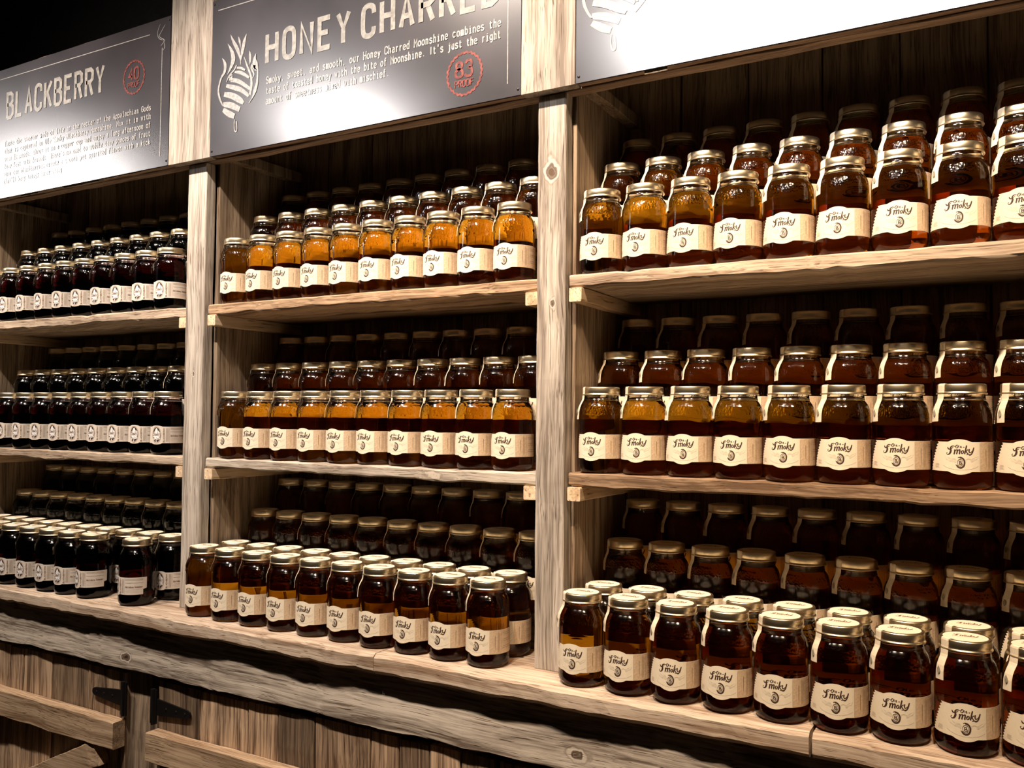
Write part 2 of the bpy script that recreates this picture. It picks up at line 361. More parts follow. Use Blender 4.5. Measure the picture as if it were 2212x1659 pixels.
# ------------------------------------------------------------------ stroke lettering
def catmull(p, n=6, closed=False):
    if len(p) < 3: return p
    q = [p[-1]]+p+[p[0], p[1]] if closed else [p[0]]+p+[p[-1]]
    out = []
    for i in range(1, len(q)-2):
        a, b_, c, d = q[i-1:i+3]
        for k in range(n):
            t = k/n
            out.append(tuple(.5*(2*B+(-A+C)*t+(2*A-5*B+4*C-D)*t*t+(-A+3*B-3*C+D)*t**3) for A, B, C, D in zip(a, b_, c, d)))
    if not closed: out.append(tuple(p[-1]))
    return out
def ribbon(pts, closed=False):          # pts of (x, y, width) -> verts2d, faces
    n = len(pts); vs = []; fs = []
    for i in range(n):
        a = pts[(i-1) % n] if (closed or i > 0) else pts[i]; c = pts[(i+1) % n] if (closed or i < n-1) else pts[i]; p = pts[i]
        d1 = Vector((p[0]-a[0], p[1]-a[1])); d2 = Vector((c[0]-p[0], c[1]-p[1]))
        d1 = d1.normalized() if d1.length > 1e-9 else d2.normalized(); d2 = d2.normalized() if d2.length > 1e-9 else d1
        t = d1+d2; t = t.normalized() if t.length > 1e-6 else d1
        k = min(1.6, 1/max(.3, abs(t.dot(d1)))); nx, ny = -t.y*p[2]/2*k, t.x*p[2]/2*k
        vs += [(p[0]+nx, p[1]+ny), (p[0]-nx, p[1]-ny)]
    for i in range(n if closed else n-1):
        j = (i+1) % n; fs.append((2*i, 2*i+1, 2*j+1, 2*j))
    return vs, fs
G = {
'A': '0,0 3,10 6,0;1,3.3 5,3.3', 'B': '0,0 0,10 3.6,10 5.4,9 5.4,6.5 3.6,5.4 0,5.4;3.6,5.4 6,4.2 6,1.3 4,0 0,0',
'C': '6,7.2 5.5,9.2 3,10 .6,9.2 0,7 0,3 .6,.8 3,0 5.5,.8 6,2.8', 'D': '0,0 0,10 3.4,10 5.5,9 6,7 6,3 5.5,1 3.4,0 0,0',
'E': '6,0 0,0 0,10 6,10;0,5.2 4.8,5.2', 'F': '0,0 0,10 6,10;0,5.2 4.8,5.2', 'G': '6,7.6 5,9.5 3,10 .8,9 0,7 0,3 .8,1 3,0 5.2,.8 6,2.8 6,4.8 3.4,4.8',
'H': '0,0 0,10;6,0 6,10;0,5.2 6,5.2', 'I': '3,0 3,10', 'K': '0,0 0,10;6,10 0,4;2,6 6,0', 'L': '0,10 0,0 5.6,0', 'M': '0,0 0,10 3,4 6,10 6,0',
'N': '0,0 0,10 6,0 6,10', 'O': '3,10 .6,9.2 0,7 0,3 .6,.8 3,0 5.4,.8 6,3 6,7 5.4,9.2 3,10', 'P': '0,0 0,10 4,10 6,9 6,6 4,5 0,5',
'R': '0,0 0,10 4,10 5.8,9 5.8,6.2 4,5.2 0,5.2;3.2,5.2 6,0', 'S': '5.8,8 4.5,9.7 1.6,9.7 .2,8.2 .6,6.2 5.4,4.2 5.9,2 4.4,.3 1.5,.3 0,2',
'T': '0,10 6,10;3,10 3,0', 'Y': '0,10 3,4.8 6,10;3,4.8 3,0', 'W': '0,10 1.5,0 3,7 4.5,0 6,10',
'4': '4.4,0 4.4,10 0,3 6,3', '0': '3,10 .6,9 0,6.5 0,3.5 .6,1 3,0 5.4,1 6,3.5 6,6.5 5.4,9 3,10',
'8': '3,5.4 .8,6.6 .8,9 3,10 5.2,9 5.2,6.6 3,5.4 .2,4 .2,1 3,0 5.8,1 5.8,4 3,5.4', '3': '.2,8.4 1.6,10 4.4,10 5.6,8.6 5.2,6.4 3,5.4 5.4,4.4 6,2 4.6,0 1.4,0 0,1.6',
'a': '1,5.8 2.8,6.6 4.6,5.8 4.8,4.5 4.8,.8 6,0;4.8,3.9 1.6,3.6 .3,2 1,.3 3,.1 4.8,1.4', 'b': '0,10 .8,10 .8,0;.8,5 3,6.6 5.2,5.6 5.8,3.3 5,.8 3,0 .8,1.4',
'c': '5.4,5 3.2,6.6 1,5.6 .2,3.3 1,.8 3.2,0 5.6,1.2', 'd': '4.2,10 5.2,10 5.2,0 6,0;5.2,5 3,6.6 .9,5.6 .2,3.3 1,.8 3,0 5.2,1.4',
'e': '.4,3.6 5.6,3.6 5,5.8 3,6.6 1,5.6 .3,3.3 1.2,.6 3.4,0 5.6,1', 'f': '2.2,0 2.2,8 3.2,9.8 5.4,9.4;.6,6.3 5,6.3;.6,0 4,0',
'g': '5.2,6.3 5.2,-1 4,-2.6 1,-2.2;5.2,5 3,6.6 .9,5.6 .3,3.5 1,1.4 3,.8 5.2,2', 'h': '0,10 .8,10 .8,0;.8,4.8 3,6.6 5,5.6 5,0', 'i': '1,6.3 3,6.3 3,0;.8,0 5.2,0;2.9,8.6 3,9.2',
'j': '1.5,6.3 3.8,6.3 3.8,-1.4 2.4,-2.8 .4,-2;3.7,8.6 3.8,9.2', 'k': '0,10 .8,10 .8,0;5,6.3 .8,2.6;2.4,3.8 5.6,0', 'l': '1,10 3,10 3,0;.8,0 5.2,0',
'm': '.3,6.3 .3,0;.3,5 1.8,6.6 3,5.6 3,0;3,5 4.6,6.6 5.8,5.6 5.8,0', 'n': '.8,6.3 .8,0;.8,4.8 3,6.6 5,5.6 5,0', 'o': '3,6.6 .9,5.6 .2,3.3 .9,.9 3,0 5.1,.9 5.8,3.3 5.1,5.6 3,6.6',
'p': '.8,6.3 .8,-2.8;.8,5 3,6.6 5.2,5.6 5.8,3.3 5,.8 3,0 .8,1.4', 'r': '1.5,6.3 1.5,0;1.5,4 3.2,6.3 5.4,6.2', 's': '5,5.2 3.8,6.6 1.4,6.4 .6,4.8 2,3.6 4.6,3 5.4,1.4 4,0 1.4,0 .3,1.4',
't': '2.2,9 2.2,1.2 3.6,0 5.4,.8;.5,6.3 5,6.3', 'u': '.4,6.3 1,6.3 1,1.4 2.4,0 5,1.6;5,6.3 5,0 6,0', 'v': '.4,6.3 3,0 5.6,6.3', 'w': '.2,6.3 1.5,0 3,5 4.5,0 5.8,6.3',
'x': '.6,6.3 5.4,0;5.4,6.3 .6,0', 'y': '.4,6.3 3,0;5.6,6.3 2.4,-2.6 .4,-2.6', ',': '2.8,.8 2.2,-1.6', '.': '2.6,.1 3.2,.9', "'": '3,10 2.8,7.6', 'z': '.6,6.3 5.2,6.3 .6,0 5.4,0',
}
def text2d(mb, txt, x0, z0, h, adv, wid, sx, place, slab=False, shear=0.0):
    """letters as ribbons; place(x, z) gives the 3-D point; h = cap height, adv = step, sx = letter width"""
    lay = 0
    for i, ch in enumerate(txt):
        if ch not in G: continue
        for st in G[ch].split(';'):
            p = [tuple(map(float, q.split(','))) for q in st.split()]
            closed = len(p) > 3 and p[0] == p[-1]
            strokes = [p]
            if slab:
                for e, f_ in ((0, 1), (-1, -2)):
                    if not closed and abs(p[e][0]-p[f_][0]) < .35*abs(p[e][1]-p[f_][1]) and (p[e][1] in (0, 10, 6.3, -2.8)) and len(G[ch]) > 8:
                        strokes.append([(p[e][0]-1.3, p[e][1]), (p[e][0]+1.3, p[e][1])])
            for s_ in strokes:
                if not closed and not slab and len(s_) >= 2:     # square caps
                    s_ = list(s_)
                q = [(x0+i*adv+(x/6)*sx+shear*y/10*h, z0+y/10*h, wid) for x, y in s_]
                if closed: q = q[:-1]
                if len(q) > 5 and ch in 'CGOS0389abcdefghmnopqrstu': q = catmull(q, 3, closed)
                vs, fs = ribbon(q, closed)
                lay += 1; mb.add([(lambda p: (p[0], p[1]-lay % 8*8e-5, p[2]))(place(*v)) for v in vs], fs)

# ------------------------------------------------------------------ signs
SY = -.0265
def sp(dy): return lambda x, z: (x, SY-dy, z)
def poly(mb, pts, place): mb.add([place(*p) for p in pts], [tuple(range(len(pts)))])
def stamp(x, z, num, par):
    b = MB(); pl = sp(.0007)
    ring = [(x+math.cos(t)*(.0425+.0012*math.cos(t*26)), z+math.sin(t)*(.0445+.0012*math.cos(t*26)), .0045) for t in [2*PI*k/156 for k in range(156)]]
    v, f = ribbon(ring, True); b.add([pl(*q) for q in v], f)
    text2d(b, num, x-.0215, z-.006, .032, .0235, .0058, .017, pl)
    text2d(b, 'PROOF', x-.0235, z-.027, .0135, .0098, .0024, .0072, pl)
    return b.build('proof_stamp', M_RED, par)
LAY = [0]
EMA, EMB, EMC, EMD = .000270, .0000108, -.0000500, -.000200
def emblem(par, ox, oz, s=1.0):
    """beehive wrapped in flames, drawn from tapering strokes; local units are sign-crop pixels"""
    b = MB(); pl = sp(.0007)
    def st(pts, w, n=5):
        q = catmull([(x, y, ww) for x, y, ww in pts], n)
        q = [(ox+EMA*(x-330)*s+EMB*(y-700)*s, oz+EMC*(x-330)*s+EMD*(y-700)*s, ww*w) for x, y, ww in q]
        v, f = ribbon(q); LAY[0] += 1; b.add([(p[0], SY-.0007-LAY[0] % 8*8e-5, p[1]) for p in v], f)
    W = .00026*s
    flames = [[(300, 90, 2), (335, 180, 30), (385, 280, 40), (420, 400, 16), (425, 480, 4)], [(400, 120, 2), (415, 170, 26), (425, 240, 8), (420, 300, 2)],
              [(508, 90, 2), (480, 170, 34), (455, 280, 42), (430, 400, 18), (420, 470, 4)], [(262, 205, 2), (310, 300, 36), (330, 400, 54), (300, 500, 34), (250, 600, 6)],
              [(185, 392, 2), (220, 460, 34), (215, 560, 34), (165, 650, 20), (130, 780, 22), (135, 880, 24), (170, 980, 14), (190, 1000, 4)],
              [(622, 340, 2), (600, 430, 44), (615, 520, 52), (560, 480, 10)], [(630, 420, 10), (640, 540, 16), (630, 690, 26), (600, 800, 40), (570, 880, 16), (520, 960, 6)],
              [(540, 300, 2), (545, 360, 28), (545, 430, 22), (535, 480, 3)], [(470, 380, 6), (510, 500, 20), (550, 620, 24), (555, 740, 30), (530, 860, 26)],
              [(560, 660, 8), (590, 600, 14), (560, 520, 20), (575, 460, 6)], [(120, 820, 14), (150, 930, 20), (190, 1010, 8)], [(370, 480, 16), (340, 540, 14), (270, 620, 12), (235, 700, 10)]]
    for fl in flames: st(fl, W)
    hive = [[(375, 515, 18), (430, 520, 24), (480, 545, 16)], [(345, 570, 20), (430, 580, 34), (530, 640, 22)], [(270, 640, 14), (300, 615, 30), (290, 680, 44)], [(290, 670, 40), (400, 690, 40), (535, 780, 30)],
            [(230, 745, 30), (330, 765, 46), (430, 800, 44), (520, 870, 30)], [(200, 855, 44), (300, 870, 60), (400, 920, 60), (450, 960, 30)], [(185, 985, 44), (280, 990, 60), (400, 1040, 50)],
            [(185, 1050, 44), (260, 1100, 60), (330, 1130, 50)], [(330, 1170, 12), (325, 1250, 10), (330, 1310, 12), (350, 1320, 12), (360, 1280, 10), (355, 1190, 12)]]
    for h in hive: st(h, W)
    return b.build('beehive_emblem', M_TXT, par)
def sign(x0, x1, label, head, hx, hz, hh, hadv, hsx, lines, num, sx_, sz_, emb, bx):
    e = empty('sign', ((x0+x1)/2, SY+.002, 1.36), label=label, cat='sign', group='signs above the shelf bays')
    def add(mb, n, mt):
        o = mb.build(n, mt, e); return o
    z0, z1 = 1.1425, 1.540
    b = MB(); b.board(x0, x1, SY, SY+.0045, z0, z1, 'x', ch=.0004, jit=0, seg=2); add(b, 'panel', M_SIGN)
    if head:
        b = MB()
        for (t, x_, adv_, sw_) in head: text2d(b, t, x_, hz, hh, adv_, hadv, sw_, sp(.0006))
        add(b, 'heading', M_LET)
    if lines:
        b = MB()
        for i, (t, xa, xb, z, hgt) in enumerate(lines):
            adv = (xb-xa)/(len(t)-.35) if xb else .01
            text2d(b, t, xa, z, hgt, adv, hgt*.165, adv*.70, sp(.0006), slab=True)
        add(b, 'body_text', M_TXT)
    b = MB()
    for q in ([(bx, 1.17, .0022), (bx, 1.46, .0022)], [(x0+.02, 1.512, .0022), (bx-.05, 1.505, .0022)], [(bx-.006, 1.466, .0012), (bx+.008, 1.478, .002), (bx-.012, 1.492, .0016), (bx-.004, 1.505, .002), (bx+.01, 1.52, .001)],
              [(bx+.001, 1.48, .0012), (bx-.014, 1.488, .0016), (bx-.02, 1.505, .0016), (bx-.01, 1.525, .001)], [(bx+.004, 1.452, .001), (bx+.010, 1.462, .002), (bx+.004, 1.478, .001)]):
        q = catmull(q, 5); v, f = ribbon(q); b.add([sp(.0006)(*p) for p in v], f)
    add(b, 'border_line', M_TXT)
    if num: o = stamp(sx_, sz_, num, e)
    if emb: o = emblem(e, *emb)
    for x in (x0+.006, x1-.006):
        for z in (1.155, 1.530):
            m2 = MB(); m2.lathe([(0, .0022), (.0022, .0016), (.003, 0)], 12)
            q = MB(); q.add([(x+px, SY-pz, z+py) for px, py, pz in m2.v], m2.f); add(q, 'screw', M_BOLT)
    for c in e.children: c.matrix_parent_inverse = Matrix.Translation(-e.location)
    return e
sign(-.765, .1635, 'dark sign headed BLACKBERRY with a red 40 PROOF stamp, leftmost bay', [('BLACKBERRY', -.569, .0477, .029)], 0, 1.3855, .074, .0115, 0, [
    ("Taste the sweeter side of life in the nectar of the Appalachian Gods", -.577, .092, 1.3005, .0145),
    ("that is captured in Ole Smoky Blackberry Moonshine. Mix it in with", -.577, .092, 1.2775, .0145),
    ("some lemonade, throw it in a copper cup and enjoy a long afternoon of", -.577, .092, 1.2545, .0145),
    ("love fest with friends. There's no need to muddle tiny pieces of fruit", -.577, .092, 1.2315, .0145),
    ("when our blackberries create a smooth yet spirited flavor with a kick", -.577, .092, 1.2085, .0145),
    ("that'll keep things interesting.", -.577, -.281, 1.1855, .0145)], '40', .020, 1.402, None, .1325)
sign(.3220, 1.2190, 'dark sign headed HONEY CHARRED with a flaming beehive and red 83 PROOF stamp', [('HONEY', .5145, .0557, .032), ('CHARRED', .811, .0533, .031)], 0, 1.3445, .0695, .0125, 0, [
    ("Smoky, sweet, and smooth, our Honey Charred Moonshine combines the", .514, 1.171, 1.2935, .0165),
    ("taste of toasted honey with the bite of Moonshine. It's just the right", .514, 1.171, 1.2685, .0165),
    ("amount of sweetness mixed with mischief.", .514, .886, 1.2435, .0165)], '83', 1.084, 1.211, (.4027, 1.3175), 1.1885)
sign(1.3420, 2.2690, 'glare-washed sign over the right bay with pale emblem at its lower left', None, 0, 0, 0, 0, 0, None, None, 0, 0, (1.4110, 1.3175), 2.235)

# ------------------------------------------------------------------ jars
RJ = .0441
def cyl(r):
    return lambda s, z: (r*math.sin(s/RJ), -r*math.cos(s/RJ), z)      # s = arc length from the front, metres
# glass body filled with moonshine: solid up to the fill line, hollow neck above it
gp = [(0, .0035), (.020, .0030), (.031, .0014), (.0345, .0002), (.0375, .0008), (.0408, .0040), (.0432, .0090), (.0443, .0150), (RJ, .022), (RJ, .060), (RJ, .100), (.0441, .1080), (.0440, .1140), (.0436, .1200), (.0427, .1256), (.0412, .1306), (.0392, .1348), (.0370, .1380), (.0354, .1402), (.0346, .1412), (.0354, .1420), (.0354, .1430), (.0346, .1436), (.0342, .150), (.0342, .1600), (.0330, .1612), (.0318, .1600), (.0318, .1440), (.0322, .1392), (0, .1392)]
def glass_mesh(mat):
    b = MB(); b.lathe(gp, 64); return b.build('glass_body', mat, None, smooth=True)
# lid: gold screw band with knurled upper rim
TE = 110
def kn(k, z): return 1+(.010 if (k % 2 == 0 and .1555 < z < .1665) else 0)
b = MB(); b.lathe([(.0335, .1515), (.0372, .1512), (.0376, .1522), (.0370, .1536), (.0357, .1546), (.0356, .1560), (.0359, .1568), (.0359, .1655), (.0354, .1672), (.0338, .1678), (.0325, .1672), (0, .1672)], TE*2, rfun=kn)
PL = b.build('lid', M_GOLD, None, smooth=True)
me = PL.data
# paper seal: disc on the lid and a strip falling down the left shoulder
def seal_mesh(var):
    b = MB(); n = 40
    disc = [(.0312*math.sin(2*PI*k/n), -.0312*math.cos(2*PI*k/n), .16765) for k in range(n)]
    b.add(disc+[(x, y, .1678) for x, y, z in disc], [tuple(range(n))[::-1], tuple(range(n, 2*n))]+[(k, (k+1) % n, (k+1) % n+n, k+n) for k in range(n)])
    th0, dth, out, zend = [(-50, -2, .000, .110), (-52, -5, .002, .112), (-48, -2, .003, .108), (-51, -4, .001, .111)][var]
    path = [(.026, .1680), (.0325, .1683), (.0358, .1676), (.0366, .1650), (.0367, .1560), (.0374, .1500), (.0378, .1440), (.0388, .1400), (.0412, .1345), (.0436, .1275), (.0449, .1190), (.0452, zend-.004)]
    vs = []; fs = []
    for i, (r, z) in enumerate(path):
        t = i/(len(path)-1); th = math.radians(th0+dth*t*t); r += out*max(0, t-.5)*2
        for s_ in (-1, -.4, .4, 1):
            hw = .0080*(1+.10*max(0, t-.75)*4)
            c = Vector((math.sin(th), -math.cos(th), 0)); tg = Vector((math.cos(th), math.sin(th), 0))
            a_ = th+hw*s_/max(r, .036); p = Vector((math.sin(a_), -math.cos(a_), 0))*r if r > .033 else c*r+tg*hw*s_; vs.append((p.x, p.y, z+(.0004*s_ if t > .6 else 0)))
    nn = len(vs); vs += [tuple(Vector(v)-Vector((math.sin(math.radians(th0)), -math.cos(math.radians(th0)), 0))*.00025) for v in vs]
    for i in range(len(path)-1):
        for k in range(3):
            q = i*4+k; fs.append((q, q+4, q+5, q+1)); fs.append((q+nn, q+1+nn, q+5+nn, q+4+nn))
    b.add(vs, fs)
    o = b.build('paper_seal', M_PAPER, None, smooth=False)
    # leaf mark near the strip's end
    b = MB(); r0, z0 = path[-2]; r0 += out+.0006; th = math.radians(th0+dth)
    c = Vector((math.sin(th), -math.cos(th), 0)); tg = Vector((math.cos(th), math.sin(th), 0))
    def P(u, v, rr): q = c*(rr)+tg*u; return (q.x, q.y, z0+v)
    r0 += .0006; b.add([P(0, .0075, r0-.0006), P(.0034, .0030, r0-.0001), P(.0030, -.0015, r0), P(0, -.0045, r0+.0002), P(-.0030, -.0015, r0), P(-.0034, .0030, r0-.0001)], [(0, 5, 4, 3, 2, 1)])
    lf = b.build('leaf_mark', M_GREY, o)
    return o

# --- script lettering "Ole Smoky", drawn in label-crop pixels (8.5 px per photo pixel), then mapped on the label
SC = .0953e-3
def lx(x): return (x-415)*SC
def lz(y): return .0285+(890-y)*SC
script = [[(345, 478, 3), (315, 466, 7), (282, 476, 12), (268, 505, 17), (274, 540, 22), (262, 580, 20), (240, 605, 12), (214, 608, 7), (203, 588, 6), (218, 572, 5)],
          [(222, 488, 9), (232, 512, 14), (255, 520, 10), (285, 505, 6), (312, 488, 4)],
          [(322, 540, 10), (338, 534, 14), (330, 570, 15), (322, 604, 14)], [(332, 560, 5), (352, 534, 8), (372, 530, 14), (370, 560, 15), (360, 600, 14)], [(370, 560, 5), (388, 534, 8), (408, 528, 14), (406, 560, 15), (400, 590, 13), (414, 592, 6)],
          [(508, 455, 14), (498, 500, 15), (486, 560, 15), (478, 596, 14)], [(490, 555, 6), (512, 536, 7), (528, 520, 10)], [(498, 548, 8), (510, 570, 12), (522, 588, 9), (534, 584, 5)],
          [(548, 512, 14), (542, 545, 14), (550, 570, 10), (570, 566, 6), (590, 545, 6)], [(616, 488, 12), (604, 530, 15), (590, 572, 14), (568, 606, 9), (545, 612, 6), (536, 600, 5)]]
script_o = [[(446+16*math.cos(t)-6*math.sin(t), 564+26*math.sin(t), 6+7*abs(math.cos(t))) for t in [2*PI*k/16 for k in range(16)]]]
ole = [[(400, 452, 4), (394, 480, 6), (402, 494, 4)], [(420, 484, 3), (432, 474, 5), (424, 466, 4), (414, 480, 6), (424, 494, 4), (440, 486, 3)], [(455, 486, 7), (478, 482, 4)]]
ole_o = [[(366+17*math.cos(t)-5*math.sin(t), 474+25*math.sin(t), 4+5*abs(math.cos(t))) for t in [2*PI*k/16 for k in range(16)]]]
def draw(b, strokes, place, tx=lambda x: lx(x), tz=lambda y: lz(y), k=SC, closed=False):
    for s_ in strokes:
        q = catmull([(x, y, w_) for x, y, w_ in s_], 4, closed) if len(s_) > 2 else s_
        v, f = ribbon([(tx(x), tz(y), w_*k*1.35) for x, y, w_ in q], closed); b.add([place(*p) for p in v], f)
def label_mesh(kind):
    b = MB(); r = RJ+.0003
    if kind == 'amber':
        th0t, th0b, th1, zb, zt = -46, -74, 170, .0285, .0752; c0, hw, bt, bb = -.001, .0165, .0042, .0046; mat = M_PAPER
    else:
        th0t, th0b, th1, zb, zt = -38, -42, 118, .030, .0735; c0, hw, bt, bb = 0, .0155, .0030, .0034; mat = M_PAPERB
    N, Mz = 90, 20; vs = []; fs = []
    def edges(s):
        q = abs(s-c0)/hw; bump = math.sqrt(max(0, 1-q*q)) if kind != 'amber' else max(0, math.cos(min(1, q)*PI/2))**.75
        return zb-bb*bump, zt+bt*bump
    for j in range(Mz+1):
        v = j/Mz
        thl = th0b+(th0t-th0b)*v+(2.3 if j % 2 else -2.3 if kind == 'amber' else 0); thr = th1
        if kind != 'amber': thr = th1-(12 if v < .34 else 0)-(1 if j % 2 else 0)
        for i in range(N+1):
            u = i/N; th = math.radians(thl+(thr-thl)*u); s = th*RJ; lo, hi = edges(s)
            vs.append((r*math.sin(th), -r*math.cos(th), lo+(hi-lo)*v))
    for j in range(Mz):
        for i in range(N):
            q = j*(N+1)+i; fs.append((q, q+1, q+N+2, q+N+1))
    b.add(vs, fs); lab = b.build('paper_label', mat, None, smooth=True)
    P1 = cyl(RJ+.0005); P2 = cyl(RJ+.0006)
    def ell(cx, cy, rx, ry, w, a0=0, a1=360, n=40):
        full = a1-a0 >= 360; m = n if full else n+1
        return [(cx+rx*math.cos(math.radians(a0+(a1-a0)*k/n)), cy-ry*math.sin(math.radians(a0+(a1-a0)*k/n)), w) for k in range(m)]
    def blob(bb_, pts, P):
        cxm = sum(p[0] for p in pts)/len(pts); cym = sum(p[1] for p in pts)/len(pts)
        vs = [P(lx(cxm), lz(cym))]+[P(lx(x), lz(y)) for x, y in pts]
        bb_.add(vs, [(0, k+1, (k+1) % len(pts)+1) for k in range(len(pts))])
    if kind == 'amber':
        # tan wood-grain side panel with fine vertical print
        b = MB(); S0, S1 = .0290, .128; n = 60
        vs = [P1(S0+(S1-S0)*i/n, z) for i in range(n+1) for z in (.0290, .0747)]
        b.add(vs, [(2*i, 2*i+2, 2*i+3, 2*i+1) for i in range(n)]); b.build('side_print', M_TAN, lab)
        b = MB()
        def vline(s, w_, z0=.030, z1=.0738, dash=False):
            k = 26 if dash else 1
            for i in range(k):
                a = z0+(z1-z0)*i/k; c = z0+(z1-z0)*(i+(.62 if dash else 1))/k
                v, f = ribbon([(s, a, w_), (s, c, w_)]); b.add([P2(*p) for p in v], f)
        vline(.0285, .0003); vline(.0395, .0012, .040, .064, True); vline(.0455, .0005, .033, .072); vline(.0475, .0009, .034, .070, True); vline(.0495, .0006, .034, .070, True); vline(.0535, .0004)
        for zz_ in (.0690, .0655, .0560, .0525, .0430, .0395):
            for i in range(16):
                s = .058+i*.0028; v, f = ribbon([(s, zz_, .0008), (s+.002, zz_, .0008)]); b.add([P2(*p) for p in v], f)
        vline(.105, .0004); vline(.110, .001, .034, .07, True)
        for (x0, x1, y) in ((66, 140, 772), (60, 150, 792), (56, 140, 812), (62, 152, 830)):
            for x in range(x0-20, x1-20, 14):
                v, f = ribbon([(lx(x)-.007, lz(y), .0005), (lx(x+9)-.007, lz(y), .0005)]); b.add([P2(*p) for p in v], f)
        b.build('fine_print', M_INKM, lab)
        # pale wings either side of the roundel
        b = MB()
        wing = [(160, 640), (250, 662), (330, 668), (360, 700), (350, 745), (260, 725), (195, 690)]
        blob(b, wing, P1); blob(b, [(830-x*1.0 if True else x, y) for x, y in [(135, 628), (200, 655), (300, 668), (345, 690), (355, 740), (240, 725), (170, 680)]], P1)
        b.build('wing_print', M_TANL, lab)
        b = MB(); draw(b, script, P2); draw(b, script_o, P2, closed=True); draw(b, ole, P2); draw(b, ole_o, P2, closed=True)
        draw(b, [[(500, 606, 5), (535, 603, 6), (572, 597, 5)]], P2); b.build('lettering', M_INK, lab)
        b = MB(); draw(b, [ell(415, 740, 62, 84, 18, -150, 100, 30)], P2); draw(b, [ell(415, 740, 70, 92, 6, -160, 120, 30)], P2)
        draw(b, [ell(412, 740, 40, 56, 5)], P2, closed=True); draw(b, [[(398, 710, 8), (400, 770, 9)], [(398, 714, 6), (424, 716, 8), (424, 738, 8), (402, 742, 5)], [(402, 742, 6), (432, 748, 8), (430, 768, 8), (400, 772, 6)]], P2)
        draw(b, [ell(415, 740, 300, 120, 1.6, 205, 335, 30)], P2)
        b.build('roundel', M_INK, lab)
    else:
        b = MB(); blob(b, [p[:2] for p in ell(415, 645, 125, 210, 1)], P1); b.build('oval_ground', M_INK, lab)
        b = MB(); draw(b, [ell(415, 645, 140, 232, 5)], cyl(RJ+.0007), closed=True); b.build('oval_line', M_INKM, lab)
        b = MB(); P3 = cyl(RJ+.0007)
        blob(b, [(300, 700), (305, 620), (330, 560), (345, 600), (370, 520), (395, 470), (430, 455), (450, 500), (470, 560), (490, 520), (505, 590), (525, 560), (530, 640), (520, 700), (480, 720), (380, 740)], P3)
        blob(b, [(318, 748), (420, 730), (520, 715), (525, 760), (430, 785), (322, 800)], P3)
        blob(b, [(402, 800), (428, 798), (424, 860), (408, 862)], P3)
        b.build('oval_print', M_WHITE, lab)
        b = MB(); P4 = cyl(RJ+.0009)
        xf = lambda x: lx(415+(x-415)*.50); zf_ = lambda y: lz(640+(y-560)*.85)
        draw(b, script, P4, xf, zf_, SC*.5); draw(b, script_o, P4, xf, zf_, SC*.5, True)
        draw(b, [[(330, 772, 6), (420, 758, 6), (510, 742, 6)]], P4); b.build('lettering', M_INKM, lab)
        b = MB(); P2b = cyl(RJ+.0006)
        # BLACKBERRY running up the label, then lines of small print
        up = lambda x, z: P2b(.0225-z, .0325+x)
        text2d(b, 'BLACKBERRY', 0, 0, .0038, .0039, .0007, .0026, up)
        for s0, w_ in ((.0262, .0007), (.0280, .0007), (.0298, .0007), (.0316, .0007)):
            for i in range(20):
                z = .034+i*.0018; v, f = ribbon([(s0, z, w_), (s0, z+.0013, w_)]); b.add([P2b(*p) for p in v], f)
        v, f = ribbon([(.0345, .0315, .0004), (.0345, .072, .0004)]); b.add([P2b(*p) for p in v], f)
        for zz_ in (.0700, .0672, .0560+.004):
            for i in range(26):
                s = .037+i*.0017; v, f = ribbon([(s, zz_, .0008), (s+.0012, zz_, .0008)]); b.add([P2b(*p) for p in v], f)
        text2d(b, 'Gatlinburg Tennessee', .037, .0478, .0042, .0021, .0007, .0016, P2b, shear=.2)
        for zz_ in (.0430, .0395, .0360):
            for i in range(20):
                s = .037+i*.0017; v, f = ribbon([(s, zz_, .0004), (s+.0012, zz_, .0004)]); b.add([P2b(*p) for p in v], f)
        b.build('fine_print', M_INKM, lab)
    return lab
def lid_print(par):
    b = MB(); s2 = .085e-3
    fl = lambda x, z: (x, z, .1682)
    draw(b, script, fl, lambda x: (x-410)*s2, lambda y: .004-(y-560)*s2, s2); draw(b, script_o, fl, lambda x: (x-410)*s2, lambda y: .004-(y-560)*s2, s2, True)
    draw(b, ole, fl, lambda x: (x-410)*s2, lambda y: .004-(y-560)*s2, s2)
    for i in range(12): v, f = ribbon([(-.012+i*.002, -.004, .0007), (-.0105+i*.002, -.004, .0007)]); b.add([fl(*p) for p in v], f)
    return b.build('lettering', M_INKM, par)
P_GLASS = {'amber': glass_mesh(M_AMBER), 'berry': glass_mesh(M_BERRY)}
P_LABEL = {k: label_mesh(k) for k in ('amber', 'berry')}
P_SEAL = [seal_mesh(i) for i in range(4)]
for s_ in P_SEAL: lid_print(s_)
PROTOS = set(list(P_GLASS.values())+list(P_LABEL.values())+P_SEAL+[PL]+[c for q in list(P_LABEL.values())+P_SEAL for c in q.children])

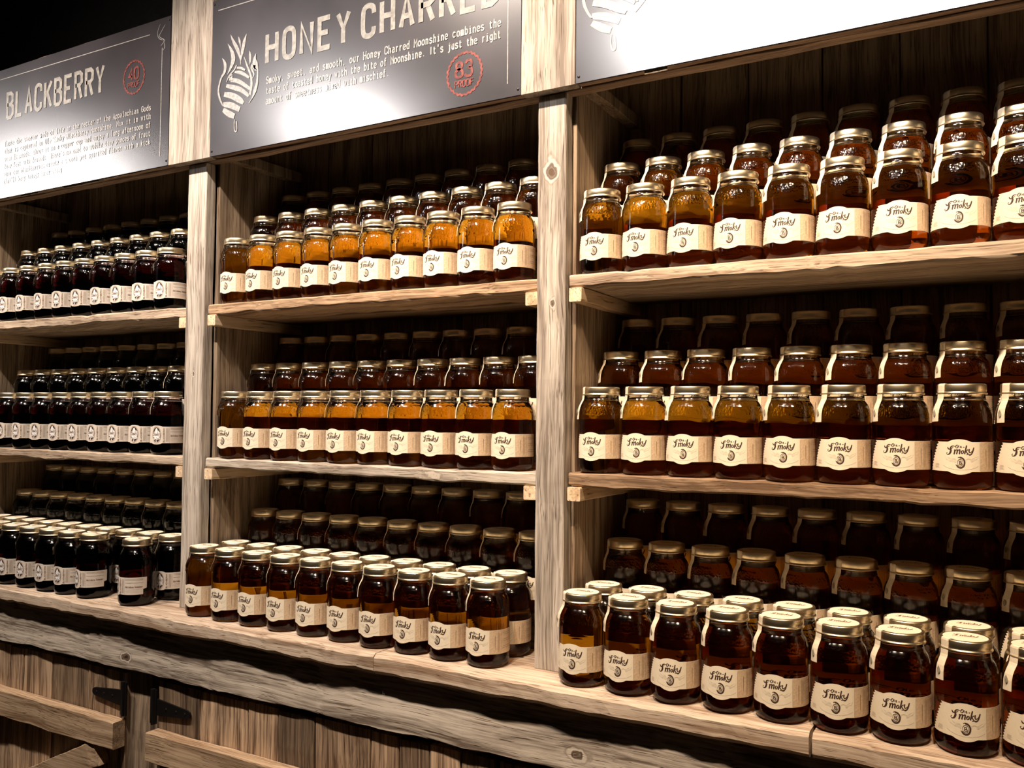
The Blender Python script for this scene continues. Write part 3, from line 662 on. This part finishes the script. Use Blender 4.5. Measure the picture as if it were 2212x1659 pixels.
def copy_tree(o, parent):
    c = o.copy(); COL.objects.link(c); c.parent = parent
    for ch in o.children:
        if ch in PROTOS: copy_tree(ch, c)
    return c
ORD = ['first', 'second', 'third', 'fourth', 'fifth', 'sixth', 'seventh', 'eighth', 'ninth', 'tenth']
BN = {'1': 'left', '2': 'middle', '3': 'right'}
ROWN = ['front row', 'second row', 'third row', 'back row']
NJ = 0
def jar(x, y, z, kind, label, group, rz=0.0):
    global NJ
    r = empty('moonshine_jar', (x, y, z), rz, label=label, cat='jar', group=group)
    copy_tree(P_GLASS[kind], r); copy_tree(PL, r)
    copy_tree(P_SEAL[random.choice((0, 0, 1, 2, 3))], r); copy_tree(P_LABEL[kind], r)
    NJ += 1
    return r
def row(bay, shelf, rown, n, x0, sp_, y, z, last='back row', skip=()):
    kind = 'berry' if bay == '1' else 'amber'; colr = 'dark berry' if bay == '1' else 'amber'
    place = {0: 'top shelf', 1: 'middle shelf', 2: 'counter'}[shelf]
    for i in range(n):
        if i in skip: continue
        rn = ROWN[rown] if rown < (3 if shelf == 2 else 2) else last
        raised = ' raised' if (rown > 0 and shelf < 2) or rown > 1 else ''
        lab = f"{colr} jar, {ORD[i]} from left, {rn}, {BN[bay]} bay {place}"
        grp = f"jars in the {rn}, {BN[bay]} bay {place}"
        rz = math.radians(random.gauss(8 if bay == '1' else 0, 2.2))
        jar(x0+i*sp_+random.uniform(-.0004, .0004), y+random.gauss(0, .0008 if rown == 0 else .0003), z+.0006, kind, lab, grp, rz)
Y1, Y2, Y3 = .0525, .1475, .2435
for s in (0, 1):
    z = SZ['1'][s]; row('1', s, 0, 10, -.725, .0905, Y1, z); row('1', s, 1, 10, -.700, .0905, Y2, z+.0755); row('1', s, 2, 10, -.690, .0900, Y3, z+.151)
    z = SZ['2'][s]; row('2', s, 0, 10, .3475, .0905, Y1, z); row('2', s, 1, 10, .3500, .0903, Y2, z+.0755); row('2', s, 2, 10, .3560, .0902, Y3, z+.151)
    z = SZ['3'][s]; row('3', s, 0, 9, 1.3640, .0908, Y1, z); row('3', s, 1, 9, 1.3670, .0900, Y2, z+.0755); row('3', s, 2, 9, 1.3680, .0900, Y3, z+.151)
# counter rows
C1, C2 = -.0300, .0610
row('2', 2, 0, 10, .3250, .0917, -.0195, 0); row('2', 2, 1, 10, .3370, .0903, .0720, 0); row('2', 2, 2, 10, .3480, .0903, Y2+.0125, .0755); row('2', 2, 3, 10, .3540, .0900, Y3+.0085, .151)
row('3', 2, 0, 9, 1.3650, .0915, C1, 0); row('3', 2, 1, 9, 1.3670, .0914, C2+.002, 0); row('3', 2, 2, 9, 1.3720, .0900, Y2+.0125, .0755); row('3', 2, 3, 9, 1.3760, .0902, Y3+.0085, .151)
row('1', 2, 0, 7, -.7290, .0903, C1, 0); row('1', 2, 1, 10, -.7150, .0905, .0700, 0); row('1', 2, 2, 10, -.7100, .0905, Y2+.0125, .0755); row('1', 2, 3, 10, -.7000, .0900, Y3+.0085, .151)
jar(-.0940, -.029, .0006, 'berry', 'dark berry jar ending the front row on the left bay counter, label turned left', 'jars in the front row, left bay counter', math.radians(-16))
jar(.0830, -.029, .0006, 'berry', 'dark berry jar standing apart beside the left post, its label turned sideways', 'jars in the front row, left bay counter', math.radians(-31))
for o in PROTOS: bpy.data.objects.remove(o, do_unlink=True)
print('jars', NJ)
